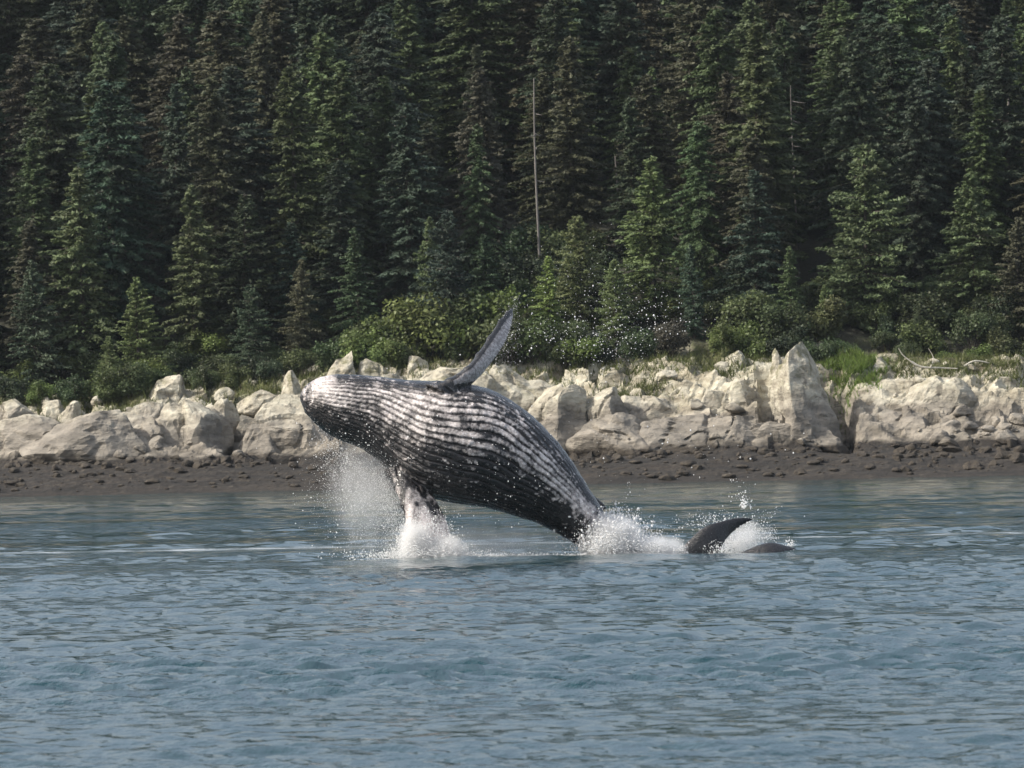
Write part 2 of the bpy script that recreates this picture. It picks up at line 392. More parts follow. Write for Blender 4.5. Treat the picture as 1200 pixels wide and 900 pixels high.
# end caps
def caps(V, nr, nc):
    n = len(V); V = np.concatenate([V, V[:nc].mean(0)[None], V[-nc:].mean(0)[None]])
    j = np.arange(nc); k = (j + 1) % nc
    F = np.concatenate([np.stack([np.full(nc, n), k, j, j], -1), np.stack([np.full(nc, n + 1), (nr-1)*nc + j, (nr-1)*nc + k, (nr-1)*nc + k], -1)])
    return V, F
def add_caps(V, F, nr, nc):
    V2_, Fc = caps(V, nr, nc); return V2_, np.concatenate([F, Fc])
def blade(lead, trail, thick, n=60, nc=32, bumps=0.0):
    """a fin lofted between a leading and a trailing edge (lists of world points)"""
    Lp = catmull(lead, n); Tp = catmull(trail, n); c = (Lp + Tp) / 2; a = (Lp - Tp) / 2
    ax = np.gradient(c, axis=0); nn = np.cross(a, ax); nn /= np.maximum(np.linalg.norm(nn, axis=1), 1e-6)[:, None]
    th = np.interp(np.linspace(0, 1, n), np.linspace(0, 1, len(thick)), thick)
    q = np.linspace(0, 2*np.pi, nc, endpoint=False)
    prof = np.sin(q) * (.62 + .38 * np.cos(q))                       # fuller at the leading edge
    if bumps:
        s = np.linspace(0, 1, n); bb = 1 + bumps * np.maximum(0, np.sin(s * 2*np.pi*7.5 + .6)) ** 2
    else: bb = np.ones(n)
    sc = np.where(np.cos(q)[None, :] > 0, 1 + (bb[:, None] - 1) * np.cos(q)[None, :], 1)
    V = c[:, None] + (np.cos(q)[None, :] * sc)[:, :, None] * a[:, None] + (th[:, None] * prof[None, :])[:, :, None] * nn[:, None]
    V = V.reshape(-1, 3); return add_caps(V, grid_faces(n, nc, True), n, nc)
pw = lambda a, b, dy=0: at(a, b, WY + dy)
upper = blade([pw(500,452,-.9), pw(524,445,-.8), pw(546,431,-.5), pw(560,414,0), pw(574,393,.6), pw(587,373,1.2), pw(595,364,1.5), pw(600,361,1.7)],
              [pw(552,476,-.6), pw(548,458,-.5), pw(565,439,-.2), pw(581,419,.3), pw(593,400,.8), pw(600,380,1.3), pw(602,368,1.6), pw(601.5,362,1.75)],
              [.34, .26, .19, .15, .11, .08, .05, .02], 90, 40, .16)
lower = blade([pw(452,552,-.5), pw(464,574,-.9), pw(473,600,-1.2), pw(480,628,-1.4), pw(487,660,-1.5), pw(498,690,-1.5), pw(514,712,-1.4)],
              [pw(505,572,-.6), pw(512,588,-.9), pw(522,606,-1.1), pw(529,630,-1.2), pw(531,660,-1.3), pw(528,690,-1.35), pw(518,712,-1.4)],
              [.42, .34, .26, .20, .15, .10, .03], 90, 40, .10)
flukeA = blade([pw(790,652), pw(806,634), pw(826,617,.1), pw(846,610.5,.3), pw(864,606.5,.5), pw(877,606.5,.6), pw(884,609,.7)],
               [pw(838,664), pw(843,649), pw(848,638,.1), pw(855,628,.3), pw(866,619,.5), pw(877,612.5,.6), pw(884.5,609.5,.7)],
               [.24, .17, .12, .09, .06, .04, .02], 60, 32)
flukeB = blade([pw(795,655,-.1), pw(825,660,-.5), pw(858,652,-.6), pw(886,640,-.5), pw(904,636,-.4), pw(922,640,-.3), pw(937,644.5,-.2)],
               [pw(812,672,-.1), pw(840,676,-.6), pw(868,668,-.8), pw(892,655,-.8), pw(908,649,-.7), pw(924,646,-.5), pw(936.5,643.5,-.2)],
               [.24, .17, .12, .10, .08, .05, .02], 60, 32)
dorsal = blade([pw(686,572,.5), pw(698,582,.4), pw(707,590,.4), pw(711,595,.4)], [pw(690,604,.4), pw(700,604,.4), pw(707,599,.4), pw(711.5,596,.4)], [.22, .14, .07, .02], 24, 20)
BVc, BFc = add_caps(body[0], body[1], NU, NV)
V, F = join([(BVc, BFc), upper, lower, flukeA, flukeB, dorsal])
tris = []
nq = F[:, 2] != F[:, 3]
me0 = mesh_np('tmp', V, np.concatenate([F[:, [0, 1, 2]], F[nq][:, [0, 2, 3]]]), True)
tmp = bpy.data.objects.new('tmp', me0); COL.objects.link(tmp)
rm = tmp.modifiers.new('r', 'REMESH'); rm.mode = 'VOXEL'; rm.voxel_size = .030; rm.use_smooth_shade = True
sm = tmp.modifiers.new('s', 'SMOOTH'); sm.iterations = 4; sm.factor = .5
dg = bpy.context.evaluated_depsgraph_get()
wm = bpy.data.meshes.new_from_object(tmp.evaluated_get(dg))
bpy.data.objects.remove(tmp); bpy.data.meshes.remove(me0)
wm.name = 'whale'
n = len(wm.vertices); P = np.empty(n * 3, np.float32); wm.vertices.foreach_get('co', P); P = P.reshape(-1, 3).astype(float)
Nn = np.empty(n * 3, np.float32); wm.vertices.foreach_get('normal', Nn); Nn = Nn.reshape(-1, 3).astype(float)
# body coordinates of every vertex: nearest station on the spine, angle round it
best = np.full(n, 1e9); bi = np.zeros(n, int)
for s in range(0, NU, 2):
    d = ((P - C[s]) * T[s]).sum(1) ** 2 * 4 + ((P - C[s]) ** 2).sum(1) * .15
    m = d < best; best[m] = d[m]; bi[m] = s
q = P - C[bi]; off = (q * T[bi]).sum(1); q = q - off[:, None] * T[bi]
la = (q * L2[bi]).sum(1); ve = (q * V2[bi]).sum(1); vang = np.arctan2(la, ve); rr = np.hypot(la, ve) / HW[bi]
uf = uu[bi] + off / 11.0
onbody = 1 - sstep(1.06, 1.18, rr)
wig = .10 * fbm(P * [.5, .5, .5], 3, 2) + .018 * fbm(P * 2.2, 2, 6)
NG = 23
fade = onbody * sstep(.03, .10, uf) * (1 - sstep(.60, .72, uf)) * (1 - sstep(1.15, 1.5, np.abs(vang)))
gph = (vang + wig) * NG
gr = np.abs(np.sin(gph / 1.0))                   # 0 in the groove
groove = (1 - sstep(.0, .55, gr)) * fade
sz = np.clip(HW[bi] / 1.4, .25, 1)
disp = -.050 * groove * sz + .012 * fbm(P * 5, 3, 9) * onbody
# knobs on the chin and jaw, barnacles
kn = sstep(.55, .75, vnoise(P * 5.5, 44)) * sstep(.16, .06, uf) * onbody
disp += .035 * kn
barn = sstep(.62, .8, vnoise(P * 11, 45)); 
rootm = sstep(.9, .3, np.linalg.norm(P - np.array(pw(526,446,-.7)), axis=1))
disp += .04 * barn * rootm
P2 = P + Nn * disp[:, None]
wm.vertices.foreach_set('co', P2.astype(np.float32).ravel())
# pigment: pale throat and belly, white worn ridges, spots
pxx = 600 + P[:, 0] / WY * FPX; pyy = 522 - (P[:, 2] - CAMH) / WY * FPX - (pxx - 600) * .021
line = np.interp(pxx, [350, 400, 460, 520, 570, 620, 680, 720], [455, 466, 474, 486, 500, 530, 590, 630])
wid = np.interp(pxx, [350, 400, 460, 520, 580, 640, 700], [14, 24, 30, 34, 34, 22, 14])
band = np.exp(-((pyy - line) / wid) ** 2)
nz = fbm(P * [1.1, 1.1, 1.1], 4, 61); nz2 = fbm(P * 4.5, 3, 63); streak = fbm(np.stack([vang * 9, uf * 10, 0 * uf], -1), 3, 66)
dash = fbm(np.stack([gph / np.pi, uf * 55, 0 * uf], -1), 2, 67)
white = .58 * band - .03 + .15 * nz + .12 * streak + .16 * nz2 + .16 * fbm(P * 12, 2, 64) + .10 * dash * fade + .24 * np.exp(-((pxx - 500) / 85) ** 2 - ((pyy - 540) / 32) ** 2) * sstep(.5, .9, gr) + .02 + .30 * (gr - .6) * fade
spots = np.maximum(sstep(.55, .72, vnoise(P * 9.0, 71)) * sstep(-.1, .3, nz), .9 * sstep(.52, .66, vnoise(P * 14.0, 72)) * sstep(-.25, .2, nz2)) * .42
white = white + spots * onbody * (np.cos(vang) > -.2)
white = np.where(np.cos(vang) < -.05, white - .5, white)
isA = (rr > 1.08) & (pyy < 455)
isL = (rr > 1.02) & (pyy > 570) & (pxx < 540) & (pxx > 440)
lead = np.interp(pyy, [360, 373, 393, 414, 431, 446], [600, 587, 574, 560, 546, 524])
white = np.where(isA, .05 + .52 * sstep(5, 11, pxx - lead) + .35 * sstep(.3, .7, vnoise(P * 7, 81)) * sstep(5, 0, pxx - lead), white)
white = np.where(isL, .34 + .5 * fbm(P * [5, 5, 1.6], 3, 82) + .40 * sstep(585, 625, pyy), white)
tail = uf > .80
white = np.where(tail & ~isA, .05, white)
chin = sstep(26, 8, np.hypot(pxx - 380, pyy - 450)); white = np.maximum(white, chin * .72 * (Nn[:, 1] < .3))
fattr(wm, 'white', np.clip(white, 0, 1)); fattr(wm, 'groove', groove)
wm.materials.clear()
whale = obj('humpback_whale', wm, M['whale'])
tag(whale, 'breaching dark whale with pale pleated belly and one flipper raised', 'whale')

# ------------------------------------------------------------------ splashes: droplets thrown up by the whale
ICO_V = None
def ico():
    p = (1 + 5 ** .5) / 2
    v = np.array([(-1,p,0),(1,p,0),(-1,-p,0),(1,-p,0),(0,-1,p),(0,1,p),(0,-1,-p),(0,1,-p),(p,0,-1),(p,0,1),(-p,0,-1),(-p,0,1)], float)
    v /= np.linalg.norm(v[0])
    f = np.array([(0,11,5),(0,5,1),(0,1,7),(0,7,10),(0,10,11),(1,5,9),(5,11,4),(11,10,2),(10,7,6),(7,1,8),(3,9,4),(3,4,2),(3,2,6),(3,6,8),(3,8,9),(4,9,5),(2,4,11),(6,2,10),(8,6,7),(9,8,1)])
    return v, f
OCT = (np.array([(1,0,0),(-1,0,0),(0,1,0),(0,-1,0),(0,0,1),(0,0,-1)], float), np.array([(0,2,4),(2,1,4),(1,3,4),(3,0,4),(2,0,5),(1,2,5),(3,1,5),(0,3,5)]))
def drops(Pt, rad, stretch=None):
    Pt = np.asarray(Pt); rad = np.asarray(rad); big = rad > .021; out = []
    for sel, (sv, sf) in ((big, ico()), (~big, OCT)):
        if not sel.any(): continue
        c = Pt[sel]; r = rad[sel][:, None] * rng.uniform(.5, 1.6, (sel.sum(), 3)) * [1, 1, 1.2]
        V = (c[:, None] + sv[None] * r[:, None]).reshape(-1, 3)
        F = (sf[None] + (np.arange(len(c)) * len(sv))[:, None, None]).reshape(-1, 3)
        out.append((V, F))
    return join(out)
def splash(name, label, parts):
    P = np.concatenate([p for p, r in parts]); r = np.concatenate([r for p, r in parts])
    V, F = drops(P, r); o = obj(name, mesh_np(name, V, F, True), M['foam'])
    return tag(o, label, 'splash', kind='stuff')
def cloud(n, px, sx, py, sy, dy, sd, r0, r1, shape=None):
    """droplets scattered round a point; sizes mostly small"""
    n = int(n * (3.4 if r1 > .0175 and n > 550 else 1)); a = rng.normal(0, 1, (n, 3)); p = np.array([at(px + sx * u, py + sy * v, WY + dy + sd * w) for u, v, w in a])
    r = r0 + (r1 - r0) * rng.random(n) ** 3
    k = p[:, 2] > -.05; return p[k], r[k]
def jets(n, px, py, dy, vx, vz, spread, tmax, r0, r1):
    """ballistic threads of droplets leaving the water at a point"""
    P = []; Rd = []
    base = np.array(at(px, py, WY + dy)); base[2] = 0
    for i in range(n):
        v = np.array([rng.normal(vx, spread), rng.normal(0, spread), abs(rng.normal(vz, spread))])
        t0 = rng.uniform(.1, tmax); m = rng.integers(12, 40); b0 = base + np.array([rng.normal(0, .25), rng.normal(0, .3), 0])
        for k in range(m):
            t = t0 * (.35 + .65 * (k / m)) ; p = b0 + v * t + np.array([0, 0, -4.9 * t * t]) + rng.normal(0, .03 + .06 * t, 3)
            if p[2] > -.03: P.append(p); Rd.append(r0 + (r1 - r0) * rng.random() ** 3 * (1 - .6 * t / tmax))
    return np.array(P), np.array(Rd)
splash('flipper_splash', 'white splash where the lower flipper meets the water',
       [cloud(1500, 487, 9, 642, 10, -1.6, .35, .004, .020), cloud(1700, 518, 13, 645, 8, -1.5, .35, .004, .019), cloud(700, 500, 16, 628, 14, -1.5, .3, .005, .02),
        jets(40, 490, 655, -1.5, -.4, 2.6, .9, .5, .005, .022), cloud(1500, 505, 40, 651, 3, -1.3, .6, .005, .02)])
splash('tail_splash', 'white splash boiling round the tail stock of the whale',
       [cloud(2600, 703, 12, 640, 9, -.4, .6, .004, .021), cloud(2300, 735, 22, 640, 8, 0, .6, .004, .020), cloud(1600, 765, 15, 645, 5, 0, .5, .004, .019),
        jets(70, 722, 655, .1, .7, 3.4, 1.0, .5, .005, .022), cloud(2200, 715, 20, 625, 12, 0, .5, .006, .03), cloud(1500, 660, 60, 653, 2, -.6, .8, .005, .018)])
splash('fluke_splash', 'white water breaking around the raised tail fluke',
       [cloud(420, 842, 9, 646, 5, -.6, .3, .004, .019), cloud(700, 862, 12, 640, 5, 1.3, .3, .004, .018), cloud(700, 882, 9, 628, 10, 1.5, .25, .004, .017),
        cloud(260, 798, 4, 646, 4, -.3, .3, .004, .018), jets(22, 893, 648, 1.4, -.5, 4.0, .7, .6, .005, .02), cloud(120, 873, 3, 590, 3, .4, .1, .006, .022),
        cloud(60, 867, 9, 576, 8, .3, .3, .005, .022), cloud(160, 926, 4, 638, 3, .1, .2, .005, .02), cloud(500, 838, 22, 612, 6, .9, .2, .006, .02)])
# water film thrown from the chin and streaming down
def curtain(n, a, b, w0, w1, dy, r0, r1):
    s = rng.random(n) ** .8; P = np.array([at(a[0] + (b[0]-a[0]) * t + rng.normal(0, w0 + (w1-w0) * t), a[1] + (b[1]-a[1]) * t + rng.normal(0, 9), WY + dy + rng.normal(0, .5)) for t in s])
    r = r0 + (r1 - r0) * rng.random(n) ** 4; k = P[:, 2] > 0; return P[k], r[k]
splash('chin_spray', 'fine spray falling from the whale throat towards the water',
       [curtain(9000, (408, 520), (462, 640), 14, 34, .2, .003, .009), curtain(9000, (440, 545), (480, 640), 9, 14, -.4, .003, .010), curtain(4000, (385, 500), (420, 600), 10, 26, .2, .003, .010), curtain(300, (400, 510), (440, 630), 20, 34, .2, .008, .02),
        curtain(5000, (470, 640), (640, 650), 30, 40, .6, .003, .008)])
splash('flipper_spray', 'scattered bright droplets flung from the raised flipper',
       [curtain(900, (604, 352), (585, 430), 4, 12, 1.6, .003, .011), cloud(420, 715, 38, 370, 34, 2.2, .8, .003, .015), cloud(330, 710, 24, 402, 14, 2.2, .6, .003, .018), cloud(240, 690, 48, 330, 32, 2.0, .8, .003, .013),
        cloud(160, 640, 28, 390, 18, 1.8, .5, .004, .02), cloud(150, 770, 30, 372, 14, 2.2, .6, .004, .022), cloud(80, 760, 90, 530, 24, 1.5, .8, .005, .022)])
# loose drops on the near side of the body
splash('body_droplets', 'bright droplets scattered over the whale belly',
       [cloud(200, 500, 70, 510, 35, -1.9, .25, .005, .018), cloud(150, 420, 35, 520, 22, -1.6, .3, .005, .018), cloud(150, 600, 50, 570, 28, -1.6, .3, .005, .018)])

# soft mist of the finest spray
def mist(px, py, hw_, hh_, dpt, dy, dens, label, seed):
    import bmesh
    me = bpy.data.meshes.new('mist'); bm = bmesh.new(); bmesh.ops.create_icosphere(bm, subdivisions=3, radius=1); bm.to_mesh(me); bm.free()
    t = NT('spray_mist'); t.n.remove(t.b); oc = t.objco()
    ln = t.node('ShaderNodeVectorMath', operation='LENGTH'); t.l.new(oc, ln.inputs[0])
    n1 = t.noise(t.mapping(t.geo(), (1, 1, .7)), 2.4, 4, .65)
    fall = t.math('SUBTRACT', 1.0, t.math('ADD', ln.outputs['Value'], t.math('MULTIPLY', t.math('SUBTRACT', n1, .5), 1.1)), clamp=True)
    d = t.math('MULTIPLY', t.math('POWER', fall, 1.3), dens)
    v = t.node('ShaderNodeVolumePrincipled'); v.inputs['Color'].default_value = (.995, .995, .995, 1); v.inputs['Anisotropy'].default_value = .2
    t.l.new(d, v.inputs['Density']); t.l.new(v.outputs[0], t.out.inputs['Volume'])
    o = obj('mist', me, t.m, None, at(px, py, WY + dy)[:]); o.scale = (hw_ / SC, dpt, hh_ / SC)
    tag(o, label, 'mist', kind='stuff')
mist(716, 634, 42, 36, .8, -.3, 20, 'dense white spray at the whale tail stock', 1)
mist(756, 644, 54, 20, .7, -.2, 16, 'white spray between tail stock and fluke', 2)
mist(486, 636, 24, 30, .4, -1.8, 18, 'white spray on the leading side of the lower flipper', 3)
mist(521, 645, 30, 20, .4, -1.75, 16, 'white spray on the trailing side of the lower flipper', 4)
mist(872, 630, 36, 26, .5, 1.4, 3.2, 'white spray behind the raised fluke', 5)
mist(428, 575, 54, 86, .8, .5, .9, 'thin mist hanging under the whale throat', 6)
mist(560, 638, 160, 30, .9, .8, .8, 'thin mist lying on the water under the whale belly', 7)

# ------------------------------------------------------------------ rocks
def uvball(n):
    me = bpy.data.meshes.new('t')
    import bmesh
    bm = bmesh.new(); bmesh.ops.create_icosphere(bm, subdivisions=n, radius=1); bm.to_mesh(me); bm.free()
    V = np.empty(len(me.vertices) * 3, np.float32); me.vertices.foreach_get('co', V)
    F = np.array([p.vertices[:] for p in me.polygons]); bpy.data.meshes.remove(me)
    return V.reshape(-1, 3).astype(float), F
BALL = {k: uvball(k) for k in (2, 3, 4, 5)}
def rock_mesh(name, sx, sy, sz, seed, sub=4, taper=.0, lean=.0, cuts=14, rough=.10):
    r = np.random.default_rng(seed); V, F = BALL[sub]; V = V.copy()
    V = np.sign(V) * np.abs(V) ** .8
    for i in range(cuts):
        nrm = r.normal(0, 1, 3); nrm[2] = abs(nrm[2]) * .8 if i % 3 else nrm[2]; nrm /= np.linalg.norm(nrm)
        d = r.uniform(.55, .92); e = V @ nrm - d; V -= np.where(e > 0, e * .93, 0)[:, None] * nrm
    h = (V[:, 2] + 1) / 2
    k = 1 - taper * np.clip(h, 0, 1); V[:, 0] *= k; V[:, 1] *= k; V[:, 0] += lean * h
    V = V * [sx, sy, sz]
    m = (sx * sy * sz) ** (1 / 3); O = r.uniform(0, 50, 3)
    N = V / (np.linalg.norm(V, axis=1)[:, None] + 1e-6)
    q = V @ np.array([[.9, .1, .42], [0, 1, .2], [-.42, .1, .9]])
    d = rough * m * fbm(V / m * 1.2 + O, 4, seed) - .09 * m * np.clip(ridged(q / m * [1.0, .8, 2.6] + O, 3, seed + 3), -.2, 1) ** 2 + .02 * m * fbm(V / m * 7 + O, 3, seed + 5)
    if sub >= 4:
        crack = np.abs(vnoise(q / m * [1.7, 1.2, .8] + O, seed + 9)); d -= .10 * m * (1 - sstep(0, .09, crack))
    return mesh_np(name, V + N * d[:, None], F, False)

ROCKN = [0]
def rock(cx, ty, by, w, t, label, taper=.3, lean=.0, name='rock_outcrop', depth=None, sub=4, group=None, mat=None, sink=.6):
    """outcrop from pixels: centre x, top y, bottom y, full width; t metres behind the waterline"""
    ROCKN[0] += 1; Y = SHORE + t
    T_ = at(cx, ty, Y); B_ = at(cx, by, Y); sc = Y / FPX
    hh = (T_.z - B_.z); sx = w * sc / 2; sx *= 1.28; dpt = depth or max(sx * .9, hh * .7)
    B_.z -= hh * sink; sz = (T_.z - B_.z) / 2 * 1.06
    me = rock_mesh(name, sx * 1.08, dpt, sz, 100 + ROCKN[0], sub, taper, lean)
    o = obj(name, me, mat or M['rock'], None, ((T_ + B_) / 2)[:])
    tag(o, label, 'rock', group); return o
LED = 'ledges of bedrock along the shore'
big = [
 (30, 484, 536, 120, 17, 'long low grey slab at the far end of the rocks left of the whale', .15, -.1),
 (95, 478, 538, 150, 15, 'broad smooth grey slab above the tide line beside the stacked boulders', .2, .1),
 (18, 466, 500, 60, 21, 'pale hump of rock behind the long low slab', .3, 0),
 (62, 463, 490, 34, 22, 'small pale rock half hidden in grass behind the smooth slab', .4, .1),
 (80, 466, 492, 30, 21, 'leaning pale slab of rock in grass behind the smooth slab', .5, .3),
 (178, 456, 512, 84, 19, 'tall rounded pale boulder below the tan knob', .35, .05),
 (196, 436, 470, 46, 23, 'tan rounded knob of rock topping the boulder stack', .3, 0),
 (172, 488, 528, 62, 15, 'grey block at the foot of the rounded pale boulder', .15, 0),
 (206, 470, 526, 44, 16, 'narrow pale pillar of rock in the boulder stack', .3, -.05),
 (236, 462, 528, 68, 15.5, 'grey knobbly outcrop beside the dark cleft', .25, -.05),
 (258, 466, 500, 36, 17, 'pale cap of rock overhanging the dark cleft', .2, .1),
 (292, 478, 520, 44, 20, 'shaded grey rock inside the dark cleft', .3, .1),
 (335, 454, 528, 112, 15.5, 'pale triangular slab just in front of the whale snout', .55, .06),
 (300, 490, 528, 60, 14.5, 'low sloping toe of the pale triangular slab', .5, .2),
 (340, 434, 462, 24, 21, 'little pointed stone on top of the triangular slab', .45, .1),
 (308, 452, 478, 50, 21, 'mossy broken rock between cleft and triangular slab', .3, 0),
 (402, 408, 455, 50, 23, 'cream pointed rock rising just behind the whale head', .45, .1),
 (430, 418, 450, 46, 24, 'cream shoulder of rock next to the pointed rock behind the whale head', .3, .1),
 (487, 412, 440, 30, 25, 'small white block behind the throat of the whale', .2, 0),
 (525, 420, 462, 96, 23, 'pale sloping ledge behind the raised flipper root', .35, .1),
 (455, 428, 470, 60, 22, 'low cream ledge behind the throat of the whale', .3, 0),
 (605, 416, 492, 130, 20, 'large smooth pale slope behind the back of the whale', .45, -.1),
 (650, 440, 516, 120, 17, 'pale rock ramp cut by dark cracks behind the whale back', .4, .12),
 (560, 440, 500, 90, 19, 'pale rock slope just under the raised flipper', .3, 0),
 (700, 452, 520, 90, 17, 'pale dipping slab right of the cracked ramp', .4, .2),
 (738, 448, 500, 80, 19, 'cream slab with dark joints above the grey ledge', .3, .1),
 (800, 436, 482, 66, 20, 'jagged cream rock with dark pits', .3, .15),
 (768, 456, 486, 50, 18.5, 'small cream rock below the jagged pitted rock', .3, 0),
 (838, 446, 492, 52, 18, 'leaning cream boulder beside the rounded pale one', .4, .2),
 (868, 442, 488, 54, 18, 'rounded pale boulder left of the tall white pinnacle', .35, .08),
 (860, 406, 440, 44, 24, 'brownish rock standing at the wood edge above the pale boulders', .3, 0),
 (916, 408, 446, 34, 21, 'thin white finger of rock behind the pinnacle', .75, -.3),
 (938, 386, 500, 88, 16.0, 'tall white triangular pinnacle with black shadowed side', .6, -.02),
 (944, 446, 500, 56, 16.2, 'white lower buttress of the tall pinnacle', .3, 0),
 (1026, 462, 505, 50, 18, 'grey hump right of the black shadowed cleft', .3, .1),
 (1036, 412, 460, 60, 23, 'buff pointed rock right of the bright grass', .5, -.05),
 (1068, 428, 474, 90, 21, 'broad buff outcrop under the bleached driftwood', .3, 0),
 (1085, 444, 500, 110, 18.5, 'wide cream slope below the driftwood', .3, .1),
 (1150, 448, 490, 90, 20, 'cream ledge below the bright bush at the wood edge', .25, 0),
 (1190, 452, 505, 70, 19, 'pale stepped rock beyond the cream ledge', .25, 0),
 (1040, 470, 524, 100, 16, 'grey leaning slab below the wide cream slope', .35, .15),
 (1115, 484, 532, 90, 14.5, 'rounded grey brown boulder above the dark tide line', .25, .05),
 (1165, 470, 520, 70, 16.5, 'grey wedge of rock over the dark gaps', .4, .1),
 (720, 484, 528, 110, 14.5, 'grey weathered ledge nearest the whale tail stock', .3, .1),
 (790, 480, 524, 110, 14.8, 'middle grey ledge with a rough broken foot', .25, .1),
 (855, 478, 520, 100, 15, 'grey ledge under the rounded pale boulder', .25, .05),
 (905, 490, 530, 80, 14, 'grey block under the foot of the pinnacle', .2, .05),
 (962, 498, 530, 60, 13.4, 'low fractured grey ledge under the black cleft', .25, .05),
]
for b in big:
    rock(b[0], b[1], b[2], b[3], b[4], b[5], b[6], b[7], sub=5 if b[3] > 75 else 4)
r2 = random.Random(9)
def stones(n, x0, x1, y0, y1, t0, t1, s0, s1, label, group):
    protos = [rock_mesh('stone', 1, .9, .75, 700 + i, 3, .15, 0, 10, .12) for i in range(7)]
    for i in range(n):
        px = r2.uniform(x0, x1); t = r2.uniform(t0, t1); Y = SHORE + t
        X_ = at(px, 500, Y).x; z = ground(X_, Y); s = s0 + (s1 - s0) * r2.random() ** 2
        o = obj('stone', protos[i % 7], M['rock'], None, (X_, Y, z + s * .15)); o.scale = (s, s * r2.uniform(.7, 1.1), s * r2.uniform(.6, .95)); o.rotation_euler = (r2.uniform(-.4, .4), r2.uniform(-.4, .4), r2.uniform(0, 6.28))
        tag(o, ('large ' if s > (s0 + s1) / 2.6 else 'little ') + label, 'stone', group)
stones(56, 135, 300, 0, 0, 8.5, 13.5, .18, .75, 'broken stone in the rubble at the foot of the boulder stack', 'rubble below the boulder stack')
stones(30, 0, 140, 0, 0, 8, 12.5, .15, .5, 'stone on the dark shingle below the smooth slab', 'stones below the smooth slab')
stones(40, 700, 930, 0, 0, 8.5, 12.5, .18, .7, 'dark weedy stone at the foot of the grey ledges', 'stones below the grey ledges')
stones(24, 930, 1010, 0, 0, 10, 13.5, .2, .7, 'pale broken stone below the black cleft of the pinnacle', 'stones below the pinnacle')
stones(56, 1050, 1230, 0, 0, 3, 14, .25, 1.0, 'brown boulder among the dark gaps below the grey wedge', 'boulders below the grey wedge')
stones(24, 290, 700, 0, 0, 8, 12, .15, .5, 'stone on the dark beach behind the whale', 'stones on the beach behind the whale')

CB = []
for i in range(420):
    px = r2.uniform(-20, 1220); t_ = r2.uniform(1.0, 11.5); Y = SHORE + t_; X_ = at(px, 500, Y).x; q = .08 + .42 * r2.random() ** 2.5
    V_, F_ = BALL[2]; rr_ = np.random.default_rng(i); V_ = V_ * (1 + .3 * vnoise(V_ * 1.4 + i, i))[:, None] * [q * r2.uniform(.8, 1.4), q, q * r2.uniform(.45, .8)]
    CB.append((V_ + [X_, Y, ground(X_, Y) + q * .15], F_))
cv, cf = join(CB); tag(obj('cobbles', mesh_np('cobbles', cv, cf), M['rock']), 'dark wet cobbles scattered over the brown beach', 'cobbles', kind='stuff')
stones(62, 0, 1200, 0, 0, 13, 24, .3, 1.0, 'angular pale stone wedged among the shore outcrops', 'angular stones among the outcrops')

